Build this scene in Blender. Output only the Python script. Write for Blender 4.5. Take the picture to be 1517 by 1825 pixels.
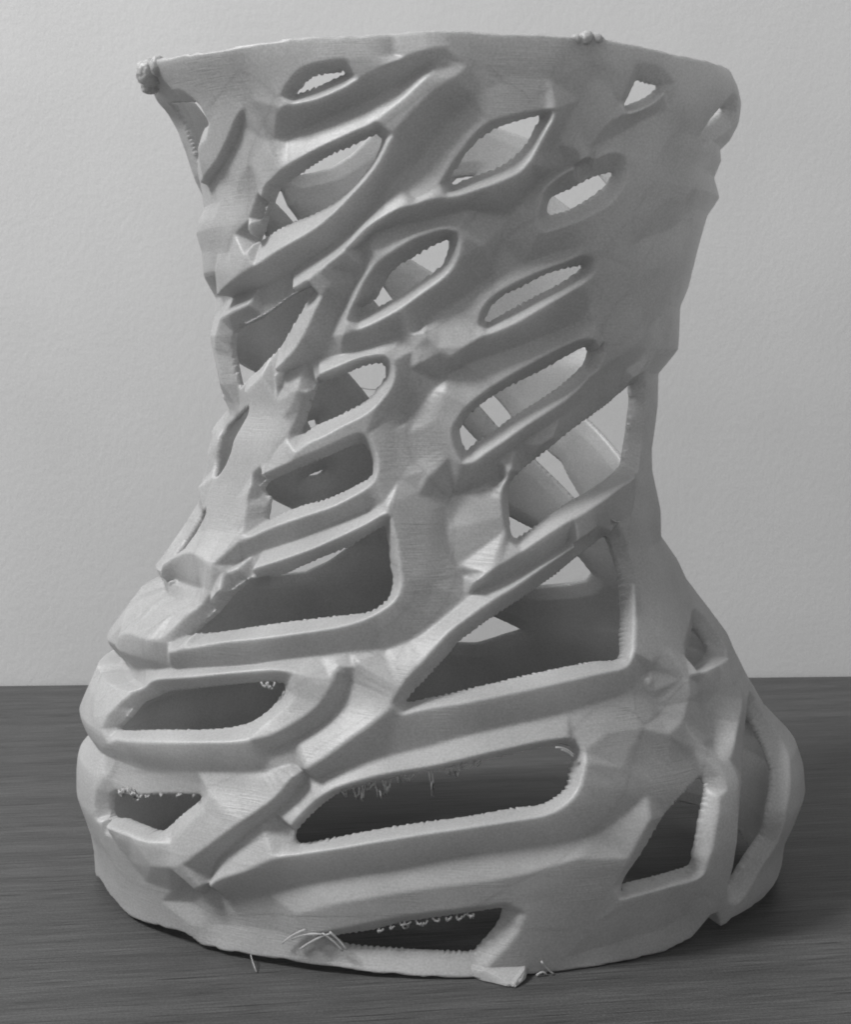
import bpy, math, random
import numpy as np
from mathutils import Vector, geometry

# ------------------------------------------------------------------ scene, camera, light
scene = bpy.context.scene
for o in list(bpy.data.objects):
    bpy.data.objects.remove(o)
COL = scene.collection

cam_data = bpy.data.cameras.new('camera')
cam = bpy.data.objects.new('camera', cam_data)
COL.objects.link(cam)
cam.location = (0, 0, 0.1425)
cam.rotation_euler = (math.radians(90 - 7.5), 0, 0)
cam_data.sensor_fit = 'VERTICAL'
cam_data.sensor_height = 24
cam_data.lens = 24 * 2200 / 1825
cam_data.clip_start = 0.01
cam_data.clip_end = 50
scene.camera = cam

scene.view_settings.view_transform = 'Standard'
scene.view_settings.look = 'None'
scene.view_settings.exposure = 0
scene.view_settings.gamma = 1
try:
    scene.cycles.pixel_filter_type = 'BLACKMAN_HARRIS'
    scene.cycles.filter_width = 1.9
except Exception:
    pass

world = bpy.data.worlds.new('World')
scene.world = world
world.use_nodes = True
bg = world.node_tree.nodes['Background']
bg.inputs['Color'].default_value = (1, 1, 1, 1)
bg.inputs['Strength'].default_value = 0.70

def area_lamp(name, loc, target, size, power):
    ld = bpy.data.lights.new(name, 'AREA')
    ld.shape = 'DISK'
    ld.size = size
    ld.energy = power
    lo = bpy.data.objects.new(name, ld)
    COL.objects.link(lo)
    lo.location = loc
    lo.rotation_euler = (Vector(target) - Vector(loc)).to_track_quat('-Z', 'Y').to_euler()
    return lo

area_lamp('ceiling_lamp', (-1.15, -0.08, 1.5), (0.0, 0.40, 0.08), 0.45, 54)

# ------------------------------------------------------------------ material helpers
def new_mat(name):
    m = bpy.data.materials.new(name)
    m.use_nodes = True
    nt = m.node_tree
    return m, nt, nt.nodes['Principled BSDF']

def node(nt, kind, **kw):
    n = nt.nodes.new(kind)
    for k, v in kw.items():
        if k in n.inputs:
            n.inputs[k].default_value = v
        else:
            setattr(n, k, v)
    return n

def mapped(nt, scale, rot=(0, 0, 0)):
    tc = node(nt, 'ShaderNodeTexCoord')
    turn = node(nt, 'ShaderNodeMapping')            # turn first, stretch afterwards
    turn.inputs['Rotation'].default_value = rot
    mp = node(nt, 'ShaderNodeMapping')
    mp.inputs['Scale'].default_value = scale
    nt.links.new(tc.outputs['Object'], turn.inputs['Vector'])
    nt.links.new(turn.outputs['Vector'], mp.inputs['Vector'])
    return mp.outputs['Vector']

def noise(nt, vec, scale, detail=3, rough=.5, dist=0):
    n = node(nt, 'ShaderNodeTexNoise')
    n.inputs['Scale'].default_value = scale
    n.inputs['Detail'].default_value = detail
    n.inputs['Roughness'].default_value = rough
    n.inputs['Distortion'].default_value = dist
    nt.links.new(vec, n.inputs['Vector'])
    return n.outputs['Fac']

def ramp(nt, fac, stops):
    r = node(nt, 'ShaderNodeValToRGB')
    els = r.color_ramp.elements
    while len(els) < len(stops):
        els.new(.5)
    for e, (p, v) in zip(els, stops):
        e.position = p
        e.color = (v, v, v, 1) if not isinstance(v, tuple) else (*v, 1)
    nt.links.new(fac, r.inputs['Fac'])
    return r.outputs['Color']

def math_node(nt, op, a, b):
    n = node(nt, 'ShaderNodeMath', operation=op)
    for i, v in enumerate((a, b)):
        if isinstance(v, (int, float)):
            n.inputs[i].default_value = v
        else:
            nt.links.new(v, n.inputs[i])
    return n.outputs[0]

def bump(nt, height, strength, distance, normal=None):
    b = node(nt, 'ShaderNodeBump')
    b.inputs['Strength'].default_value = strength
    b.inputs['Distance'].default_value = distance
    nt.links.new(height, b.inputs['Height'])
    if normal is not None:
        nt.links.new(normal, b.inputs['Normal'])
    return b.outputs['Normal']

def plastic_material():
    m, nt, bs = new_mat('printed_plastic')
    speck = noise(nt, mapped(nt, (1, 1, 1)), 2100, 1, .5)
    cloud = noise(nt, mapped(nt, (1, 1, 1)), 60, 3, .5)
    col = ramp(nt, math_node(nt, 'ADD', math_node(nt, 'MULTIPLY', cloud, .45), math_node(nt, 'MULTIPLY', speck, .55)),
               [(.34, .41), (.66, .55)])
    nt.links.new(col, bs.inputs['Base Color'])
    layers = noise(nt, mapped(nt, (150, 150, 3000)), 1, 1, .5)
    fine = noise(nt, mapped(nt, (1, 1, 1)), 2200, 2, .6)
    # the layer ridges show in patches, as where the nozzle ran dry or hot
    where = ramp(nt, noise(nt, mapped(nt, (1, 1, 1)), 70, 2, .5), [(.44, .25), (.60, 1)])
    n1 = bump(nt, math_node(nt, 'MULTIPLY', layers, where), .42, .00024)
    n2 = bump(nt, fine, .25, .00012, n1)
    nt.links.new(n2, bs.inputs['Normal'])
    bs.inputs['Roughness'].default_value = .43
    bs.inputs['Specular IOR Level'].default_value = .5
    bs.inputs['Subsurface Weight'].default_value = .6
    bs.inputs['Subsurface Radius'].default_value = (1, 1, 1)
    bs.inputs['Subsurface Scale'].default_value = .0026
    # milky print: some light passes through the wall
    tr = node(nt, 'ShaderNodeBsdfTranslucent')
    nt.links.new(col, tr.inputs['Color'])
    mix = node(nt, 'ShaderNodeMixShader')
    mix.inputs['Fac'].default_value = .5
    nt.links.new(bs.outputs[0], mix.inputs[1]); nt.links.new(tr.outputs[0], mix.inputs[2])
    nt.links.new(mix.outputs[0], nt.nodes['Material Output'].inputs['Surface'])
    return m

def wood_material():
    m, nt, bs = new_mat('dark_wood')
    r = (0, 0, math.radians(-4.5))
    broad = noise(nt, mapped(nt, (9, 170, 1), r), 1, 3, .55, .2)
    grain = noise(nt, mapped(nt, (55, 2600, 1), r), 1, 3, .6)
    pores = noise(nt, mapped(nt, (38, 1500, 1), r), 1, 2, .5)
    dust = noise(nt, mapped(nt, (1, 1, 1)), 1900, 1, .5)
    mix = math_node(nt, 'ADD', math_node(nt, 'MULTIPLY', broad, .25),
                    math_node(nt, 'ADD', math_node(nt, 'MULTIPLY', grain, .50), math_node(nt, 'MULTIPLY', dust, .25)))
    col = ramp(nt, mix, [(.36, .024), (.5, .044), (.64, .078)])
    pore = ramp(nt, pores, [(.32, .28), (.37, 1)])
    mx = node(nt, 'ShaderNodeMix', data_type='RGBA', blend_type='MULTIPLY')
    mx.inputs['Factor'].default_value = .85
    # colour sockets of the mix node sit behind the float and vector ones
    ca = [s for s in mx.inputs if s.name == 'A' and s.type == 'RGBA'][0]
    cb = [s for s in mx.inputs if s.name == 'B' and s.type == 'RGBA'][0]
    cr = [s for s in mx.outputs if s.type == 'RGBA'][0]
    nt.links.new(col, ca); nt.links.new(pore, cb)
    streaks = noise(nt, mapped(nt, (20, 620, 1), r), 1, 2, .55)
    cracks = ramp(nt, streaks, [(.27, .38), (.33, 1)])
    mx2 = node(nt, 'ShaderNodeMix', data_type='RGBA', blend_type='MULTIPLY')
    mx2.inputs['Factor'].default_value = .9
    nt.links.new(cr, [s for s in mx2.inputs if s.name == 'A' and s.type == 'RGBA'][0])
    nt.links.new(cracks, [s for s in mx2.inputs if s.name == 'B' and s.type == 'RGBA'][0])
    nt.links.new([s for s in mx2.outputs if s.type == 'RGBA'][0], bs.inputs['Base Color'])
    nt.links.new(bump(nt, math_node(nt, 'ADD', grain, pores), .3, .0003), bs.inputs['Normal'])
    bs.inputs['Roughness'].default_value = .5
    bs.inputs['Specular IOR Level'].default_value = .35
    return m

def wall_material():
    m, nt, bs = new_mat('painted_plaster')
    a = noise(nt, mapped(nt, (1, 1, .8)), 380, 3, .6)
    b = noise(nt, mapped(nt, (1, 1, 1)), 14, 3, .5)
    s = noise(nt, mapped(nt, (1, 1, 1)), 1300, 1, .5)
    col = ramp(nt, math_node(nt, 'ADD', math_node(nt, 'MULTIPLY', b, .5), math_node(nt, 'MULTIPLY', s, .5)), [(.3, .455), (.7, .525)])
    marks = ramp(nt, noise(nt, mapped(nt, (1, 1, .6)), 75, 2, .5), [(.20, .70), (.25, 1)])
    mx = node(nt, 'ShaderNodeMix', data_type='RGBA', blend_type='MULTIPLY')
    mx.inputs['Factor'].default_value = .8
    nt.links.new(col, [s for s in mx.inputs if s.name == 'A' and s.type == 'RGBA'][0])
    nt.links.new(marks, [s for s in mx.inputs if s.name == 'B' and s.type == 'RGBA'][0])
    nt.links.new([s for s in mx.outputs if s.type == 'RGBA'][0], bs.inputs['Base Color'])
    nt.links.new(bump(nt, a, .22, .0005), bs.inputs['Normal'])
    bs.inputs['Roughness'].default_value = .7
    return m

PLASTIC = plastic_material()
WOOD = wood_material()
WALL = wall_material()

def mesh_object(name, verts, faces, mat, parent=None, smooth=True):
    me = bpy.data.meshes.new(name)
    me.from_pydata([tuple(v) for v in verts], [], [tuple(f) for f in faces])
    me.materials.append(mat)
    if smooth:
        me.polygons.foreach_set('use_smooth', np.ones(len(me.polygons), bool))
    o = bpy.data.objects.new(name, me)
    COL.objects.link(o)
    if parent is not None:
        o.parent = parent
    return o

def box(name, lo, hi, mat, bevel=0):
    import bmesh
    bm = bmesh.new()
    bmesh.ops.create_cube(bm, size=1)
    for v in bm.verts:
        v.co = Vector([(l + h) / 2 + c * (h - l) for l, h, c in zip(lo, hi, v.co)])
    if bevel:
        bmesh.ops.bevel(bm, geom=bm.edges[:], offset=bevel, segments=3, affect='EDGES')
    me = bpy.data.meshes.new(name)
    bm.to_mesh(me); bm.free()
    me.materials.append(mat)
    o = bpy.data.objects.new(name, me)
    COL.objects.link(o)
    return o

# ------------------------------------------------------------------ wall and table
WY = math.radians(2.4)
wall = box('wall', (-2.2, 0, -0.9), (2.2, 0.12, 1.9), WALL)
wall.location = (0, 0.5235, 0); wall.rotation_euler = (0, 0, WY)
wall['kind'] = 'structure'
table = box('wooden_table', (-0.9, -0.75, -0.03), (0.9, -0.0015, 0), WOOD, .0015)
table.location = (0, 0.5235, 0); table.rotation_euler = (0, 0, WY)
table['label'] = 'dark wood-grained table top under the white lattice, pushed against the plain wall'
table['category'] = 'table'

# ------------------------------------------------------------------ traced measurements of the print
TABLE = [
    [-4,-3,-2,-1,0,1,2,3,4,5,6,7,8,9,10,11,12,13,14,15,16,17,18,19,20,21,22,23,24,25,26,27,28,29,30,31,32,33,34,35,36,37,38,39,40,41,42,43,44,45,46,47,48,49,50,51,52,53,54,55,56,57,58,59,60,61,62,63,64,65,66,67,68,69,70,71,72,73,74,75,76,77,78,79,80,81,82,83,84,85,86,87,88,89,90,91,92,93,94,95,96,97,98,99,100,101,102,103,104,105,106,107,108,109,110,111,112,113,114,115,116,117,118,119,120,121,122,123,124,125,126,127,128,129,130,131,132,133,134,135,136,137,138,139,140,141,142,143,144,145,146,147,148,149,150,151,152,153,154,155,156,157,158,159,160,161,162,163,164,165,166,167,168,169,170,171,172,173,174,175,176,177,178,179,180,181,182,183,184,185,186,187,188,189,190,191,192,193,194,195,196,197,198,199,200,201,202,203,204,205,206,207,208,209,210,211,212,213,214,215,216,217,218,219,220,221,222,223,224],
    [-90.24,-90.2,-90.17,-90.13,-90.09,-90.01,-89.99,-89.98,-89.96,-89.94,-89.91,-89.89,-89.87,-89.85,-89.9,-89.99,-90.05,-90.14,-90.24,-90.33,-90.46,-90.74,-91.01,-91.28,-91.48,-91.75,-92.02,-92.3,-92.58,-92.86,-93.19,-93.27,-93.23,-93.2,-93.17,-93.14,-93.11,-93.02,-92.91,-92.8,-92.51,-91.63,-90.76,-89.88,-89,-88.14,-88.94,-89.74,-90.54,-91.06,-91.48,-91.9,-92.05,-91.59,-91.13,-90.68,-90.22,-89.76,-89.3,-88.84,-88.46,-88.09,-87.72,-81.54,-80.1,-80.75,-81.4,-82.05,-82.7,-83.35,-84,-84.36,-83.61,-82.86,-82.12,-81.37,-80.62,-79.87,-79.12,-78.38,-77.56,-76.81,-76.06,-74.18,-72.26,-70.7,-71.35,-72,-72.62,-71.9,-71.19,-70.47,-69.7,-68.98,-68.26,-67.54,-66.82,-66.1,-65.38,-64.69,-64.06,-63.38,-62.75,-62.11,-61.47,-61.03,-60.71,-60.39,-60.06,-59.74,-59.42,-59.1,-58.78,-58.44,-58.19,-58.06,-57.93,-57.79,-57.66,-57.52,-57.39,-57.27,-57.15,-57.03,-56.91,-56.46,-55.66,-54.84,-54.04,-53.23,-52.43,-52.14,-52.12,-52.1,-52.27,-52.45,-52.63,-52.81,-52.99,-53.17,-53.35,-53.54,-53.72,-53.92,-54.13,-54.34,-54.55,-54.76,-54.97,-55.17,-55.31,-55.16,-55.01,-54.85,-54.7,-54.55,-54.39,-54.24,-54.08,-53.93,-53.87,-54.38,-54.89,-55.4,-55.91,-56.42,-56.7,-56.73,-56.75,-56.77,-56.79,-56.82,-57.06,-57.35,-57.65,-57.94,-58.24,-58.08,-57.85,-57.61,-57.38,-57.15,-57.08,-57.47,-57.86,-58.24,-58.63,-59.11,-59.61,-60.08,-60.55,-61.03,-61.43,-61.74,-62.05,-62.36,-62.67,-62.98,-63.29,-63.6,-63.98,-64.37,-64.78,-65.17,-65.55,-66.02,-66.58,-67.14,-67.7,-68.26,-68.94,-69.87,-70.71,-71.56,-72.22,-72.19,-72.15,-72.11,-72.08,-72.05,-72.01,-71.98,-71.95,-71.91,-71.88,-71.85,-71.82,-71.78,-71.75],
    [96.06,96.02,95.97,95.93,95.89,95.86,96.09,96.31,96.46,96.68,96.9,96.95,96.98,96.98,97.01,97.04,97.07,97.1,97.45,97.71,98.09,98.46,98.83,99.21,99.57,99.77,100.06,100.34,100.63,100.93,101.28,101.42,101.31,101.2,101.09,100.99,100.89,100.7,100.35,100.01,99.66,99.31,98.96,98.22,97.23,96.24,95.27,94.3,93.33,92.2,91.23,90.64,90.07,89.49,88.91,88.33,87.76,87.1,86.52,85.95,85.37,84.86,84.35,83.86,83.35,82.78,82.28,81.81,81.39,80.98,80.52,79.9,79.14,78.38,77.61,76.85,76.09,75.33,74.57,73.73,72.97,72.21,71.45,70.68,69.91,69.14,68.61,68.14,67.67,67.19,66.68,66.05,65.34,64.62,63.91,63.2,62.49,61.77,61.68,61.63,61.59,61.54,61.5,61.45,61.41,61.27,61.03,60.79,60.56,60.32,60.09,59.85,59.62,59.39,59.15,58.95,58.91,58.87,58.82,58.78,58.73,58.74,58.87,58.99,59.12,59.25,59.36,59.47,59.57,59.67,59.76,59.86,59.96,60,59.99,59.99,59.99,59.98,59.98,59.98,59.98,60.22,61.05,61.89,62.72,63.55,64.38,65.14,65.16,65.18,65.2,65.22,65.23,65.25,65.26,65.27,65.28,65.29,65.44,65.84,66.25,66.66,67.06,67.4,67.62,67.83,68.04,68.26,68.47,68.68,68.9,69.11,69.33,69.56,69.82,70.08,70.34,70.6,70.86,71.12,71.38,71.69,72.38,73.07,73.76,74.45,74.1,73.71,73.32,72.93,72.97,73.37,73.78,74.18,74.59,74.46,74.33,74.21,75,76.03,76.99,77.53,78.04,78.54,78.84,78.94,79.04,79.14,79.07,78.78,78.49,78.19,77.6,77.06,76.47,75.88,75.51,75.48,75.44,75.41,75.37,75.34,75.3,75.27,75.23,75.2,75.17,75.13,75.1],
    [329.97,329.96,329.94,329.92,329.89,329.87,329.84,329.81,329.77,329.73,329.69,329.65,329.6,329.55,329.5,329.45,329.4,329.35,329.3,329.25,329.2,329.15,329.1,329.05,329,328.95,328.9,328.86,328.82,328.79,328.76,328.74,328.72,328.71,328.71,328.71,328.72,328.74,328.76,328.79,328.82,328.86,328.9,328.95,329,329.05,329.1,329.15,329.2,329.25,329.3,329.35,329.4,329.45,329.5,329.55,329.6,329.65,329.69,329.74,329.78,329.81,329.85,329.88,329.91,329.94,329.97,329.99,330.01,330.03,330.04,330.06,330.07,330.08,330.08,330.09,330.1,330.11,330.12,330.12,330.13,330.14,330.15,330.16,330.17,330.18,330.18,330.19,330.19,330.19,330.19,330.18,330.17,330.16,330.14,330.13,330.1,330.08,330.06,330.04,330.03,330.01,329.99,329.97,329.96,329.95,329.94,329.93,329.93,329.94,329.94,329.95,329.97,329.98,330,330.02,330.03,330.05,330.05,330.06,330.06,330.06,330.05,330.04,330.03,330.01,329.98,329.96,329.94,329.93,329.91,329.89,329.88,329.87,329.86,329.86,329.86,329.87,329.89,329.91,329.93,329.96,330,330.04,330.08,330.12,330.17,330.2,330.24,330.27,330.29,330.32,330.33,330.35,330.36,330.37,330.37,330.37,330.36,330.35,330.34,330.32,330.3,330.28,330.25,330.22,330.2,330.18,330.16,330.14,330.12,330.11,330.09,330.08,330.07,330.07,330.06,330.06,330.06,330.05,330.05,330.05,330.06,330.06,330.06,330.06,330.06,330.06,330.06,330.05,330.05,330.04,330.04,330.03,330.02,330.02,330.01,330,330,329.99,329.98,329.97,329.97,329.96,329.95,329.95,329.94,329.93,329.93,329.93,329.92,329.92,329.92,329.92,329.92,329.93,329.93,329.93,329.94,329.94,329.95,329.95,329.96,329.97,329.97,329.98,329.98,329.98,329.99],
    [63.95,63.93,63.9,63.86,63.82,63.78,63.73,63.68,63.62,63.55,63.49,63.41,63.33,63.25,63.17,63.08,63,62.92,62.83,62.75,62.67,62.58,62.5,62.42,62.33,62.25,62.17,62.08,61.98,61.88,61.77,61.66,61.54,61.42,61.29,61.15,61.01,60.86,60.71,60.55,60.38,60.21,60.03,59.85,59.67,59.48,59.3,59.12,58.93,58.75,58.57,58.38,58.2,58.02,57.83,57.65,57.47,57.28,57.09,56.89,56.69,56.48,56.27,56.06,55.84,55.62,55.39,55.16,54.92,54.68,54.44,54.19,53.93,53.68,53.42,53.16,52.9,52.64,52.38,52.13,51.87,51.61,51.35,51.09,50.83,50.57,50.32,50.06,49.81,49.56,49.31,49.07,48.83,48.59,48.36,48.12,47.9,47.67,47.46,47.25,47.04,46.85,46.66,46.47,46.29,46.11,45.94,45.77,45.6,45.44,45.28,45.12,44.97,44.82,44.67,44.52,44.37,44.22,44.08,43.94,43.81,43.68,43.55,43.43,43.31,43.19,43.08,42.98,42.89,42.81,42.73,42.67,42.61,42.57,42.53,42.49,42.46,42.44,42.42,42.41,42.4,42.4,42.4,42.41,42.42,42.42,42.43,42.45,42.46,42.48,42.51,42.53,42.57,42.6,42.64,42.68,42.73,42.78,42.84,42.9,42.96,43.03,43.1,43.17,43.25,43.32,43.4,43.48,43.56,43.64,43.72,43.81,43.89,43.98,44.07,44.17,44.26,44.36,44.46,44.57,44.67,44.78,44.9,45.01,45.13,45.25,45.37,45.49,45.61,45.73,45.86,45.98,46.1,46.23,46.36,46.48,46.61,46.74,46.86,46.99,47.11,47.24,47.37,47.49,47.62,47.75,47.87,48,48.12,48.24,48.35,48.47,48.58,48.69,48.79,48.9,49,49.09,49.19,49.28,49.36,49.45,49.52,49.58,49.64,49.7,49.75,49.8,49.84]]
HOLES = {
    'H1': [(-184,203.6),(-159.2,201.6),(-150,200.6),(-148.1,200.4),(-145.1,196.3),(-149.9,194.5),(-160.7,188.4),(-173.8,184.1),(-184,183.1),(-184,188.4),(-184,196.1)],
    'H2': [(-118.6,199.5),(-116.5,201.4),(-113.7,202.9),(-110.2,203.3),(-107.4,203.6),(-107.7,203.1),(-111.9,201.5),(-115,200.4)],
    'H3': [(-136.9,167.6),(-134.6,170.1),(-132.7,174.4),(-131,177.5),(-129,179.6),(-126.9,180.5),(-121.6,182.7),(-116.2,185.1),(-111.9,186.9),(-109.8,187.5),(-105.8,189.2),(-103.2,190.2),(-102.5,188.8),(-104.7,184.8),(-108.2,181.2),(-111.5,178.1),(-115.3,175.4),(-120.7,173.1),(-123.3,172.4),(-126.9,171.2),(-132.4,169.2)],
    'H4': [(-91.2,179.4),(-89.6,183.8),(-86.7,188),(-84.2,190.4),(-82.5,191.6),(-78.9,193.1),(-74.8,194.2),(-75.3,192),(-76.3,189.6),(-77.2,187.9),(-80,185.1),(-82.9,183.1),(-87.5,181.2)],
    'H5': [(-72,176),(-71.3,176.9),(-67.7,178.8),(-63.2,181.4),(-57.9,182.9),(-58.6,180.8),(-59.5,179.5),(-62.5,176.7),(-66.4,174.2),(-69.3,173.2),(-71.1,172.9),(-71.9,174.4)],
    'H6': [(-55.4,203.2),(-52.5,203),(-49.5,202.4),(-52.9,199.3),(-55.5,198),(-57.8,196.9),(-57.1,199.6)],
    'H7': [(-22.8,200.8),(-19.1,200.8),(-24.6,197.1),(-28.7,194.7),(-30.6,194.8),(-28.8,197.3)],
    'H8': [(-109.2,151.9),(-105.9,153.9),(-104,156.6),(-101.8,159.8),(-99.7,161.8),(-97.5,163),(-94.3,165.2),(-90.8,167.2),(-90.3,167),(-90.4,164.8),(-91.5,161.7),(-93.1,160),(-95.7,157.9),(-99.5,155.1),(-101.8,153.9),(-104.5,152.4),(-107.2,151.2),(-109.2,151)],
    'H9': [(-82.7,149.2),(-81.8,152),(-79.5,154.6),(-75.9,156.5),(-69.3,159.9),(-60.8,161.6),(-65.4,157.9),(-72.1,154.4),(-78.5,150.8),(-82.3,148.6)],
    'H10': [(-152.4,147.5),(-141.9,149.8),(-134.4,152.3),(-127.8,155.2),(-121.2,156.9),(-123.3,154),(-125.1,151.1),(-128.1,146.9),(-131.8,143),(-137.6,139.7),(-142.4,137.2),(-153.1,133.6),(-157.3,132.8),(-158.6,137.1),(-157.9,142),(-155.6,144.8)],
    'H12': [(-111.3,137.3),(-107.8,138.7),(-104.8,139.4),(-103,139.3),(-102.2,138.1),(-102,136.3),(-104.2,133.6),(-106.3,131.3),(-109.3,129.5),(-114.3,127.2),(-118.4,125.7),(-120.6,124.7),(-122.5,123.2),(-124.2,123.3),(-124.3,127.4),(-122.2,131.6),(-120.4,134.3),(-117,135.4),(-113.4,136.5)],
    'H13': [(-128.5,102.4),(-129.5,107.2),(-131.5,108.4),(-132.7,109.7),(-130.6,111.5),(-123.9,114),(-113.7,117.9),(-107,120.8),(-105.2,120.8),(-102.1,117.2),(-102,113.5),(-105,111.4),(-108.7,109.5),(-113.5,107.5),(-118.7,106.2),(-121.8,105),(-124.7,103.8)],
    'H14': [(-135.7,74.5),(-135,76.3),(-133.9,78.5),(-130.6,83.2),(-126.1,88.2),(-122.4,89.6),(-117.9,90.3),(-114.3,92.2),(-110.3,94.4),(-104.5,97.3),(-100.8,100.2),(-98,101.8),(-97,98.9),(-95.8,95.9),(-94,90.1),(-94.1,87.2),(-95,84.9),(-98.2,82.4),(-104,81.3),(-111.5,80),(-119.2,78.4),(-127.3,76.4)],
    'H15': [(-147,49),(-144.7,53.6),(-143.9,58.1),(-141.4,60.1),(-132.2,61.9),(-122.9,63.9),(-116.4,65.3),(-113.5,65.6),(-111.5,65.1),(-113.2,62.1),(-114.8,59.2),(-116.6,56.7),(-119.8,55),(-125.4,53.6),(-135.5,51.7)],
    'H16': [(-148.2,33.4),(-140.9,34.7),(-135.7,36.4),(-129.2,37.8),(-125.9,37.9),(-128.2,34),(-133.3,27.6),(-138.6,27.4),(-143.3,27.4),(-148.8,26.5)],
    'H17': [(-109.1,30.3),(-109.1,32.4),(-107.7,35.6),(-105.8,38.8),(-102.9,41.7),(-99.7,43.2),(-96.2,44.9),(-93,46),(-89.3,47.1),(-85.3,48.4),(-80.5,49.8),(-74.8,51.4),(-70.9,52.1),(-68.5,51.9),(-68,50.6),(-68.5,48.9),(-69.7,46.8),(-71.8,43.2),(-74,41.2),(-77,39.3),(-80.5,38.8),(-84.5,37.8),(-87.9,36.8),(-92.8,35.5),(-98.3,33.7),(-104.4,31.2),(-108.5,29.6)],
    'H18': [(-105.7,7.8),(-99.7,10.1),(-95.4,12.2),(-89.3,13.9),(-83,15.3),(-81.8,15.3),(-81.7,13),(-82.5,10.2),(-84.1,6.7),(-84.9,5.1),(-89,5.2),(-93.5,5.5),(-97.9,5.7),(-104.1,5.9)],
    'H19': [(-47.7,41.6),(-47.8,40.2),(-50.5,34.5),(-52,29.3),(-52.3,23.5),(-51.6,19.7),(-55.3,19),(-60.4,18.5),(-64.2,18),(-64.5,17.2),(-64.1,21.5),(-62.1,27.4),(-58.8,33.6),(-54.9,37.5),(-50.5,40.4)],
    'H20': [(-16.9,50.8),(-16.8,46.8),(-20.5,43.6),(-24.9,40),(-29.2,34.3),(-32.6,28.1),(-32.3,21.2),(-34.2,17.5),(-36.5,12.9),(-39.2,10.4),(-40.8,18),(-42.7,26.8),(-40.9,35),(-35.9,41.4),(-24.7,47.6)],
    'H21': [(-31.1,134),(-51.6,125.6),(-62.6,118.6),(-65.4,116.8),(-69.1,114.2),(-71.9,111.2),(-72.3,107.8),(-72.2,103.3),(-70.9,98.7),(-67,100.4),(-60,104.6),(-52.2,107.6),(-32.1,113.6),(-30.4,114.6),(-28.9,119.2),(-29.3,124.8),(-29.1,130)],
    'H22': [(-85.3,124.7),(-84.2,127.1),(-82,129.4),(-78.8,131.7),(-73.5,134.5),(-67,137.4),(-61.1,140.8),(-56.6,142.9),(-54.6,140.8),(-54.7,138),(-59.7,134.3),(-67,130.4),(-73.8,126.5),(-76.2,124.5),(-80.7,121.2),(-82.7,119.2),(-84.2,121.5)],
    'H23': [(-92.3,62.5),(-89.2,67.3),(-85.5,72.6),(-83.3,75.9),(-77.2,81),(-70.3,85.1),(-65,88),(-55,93),(-48.1,96.1),(-44.3,97.5),(-41.7,95.2),(-40.8,91.6),(-42.2,88.1),(-45.8,81.6),(-50.1,75),(-53.5,70),(-59.6,69.9),(-70.5,68.4),(-82,65.6),(-89,63.4)],
    'H24': [(-21.1,73.2),(-20.4,68),(-29.1,65.6),(-36.1,64.3),(-35.4,67),(-29.4,70.4)],
    'H25': [(-147.4,128.8),(-147,123.2),(-147.3,117.6),(-153.8,112.4),(-167.8,110),(-176.1,112.4),(-176.6,118.4),(-177.9,122.8),(-161.4,126.4)],
    'H26': [(-160.7,102.8),(-156.4,97.6),(-153.9,94),(-158.6,91.6),(-174.8,89.8),(-179.5,91.8),(-179.1,95.9),(-178.4,99.2)],
}
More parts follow.
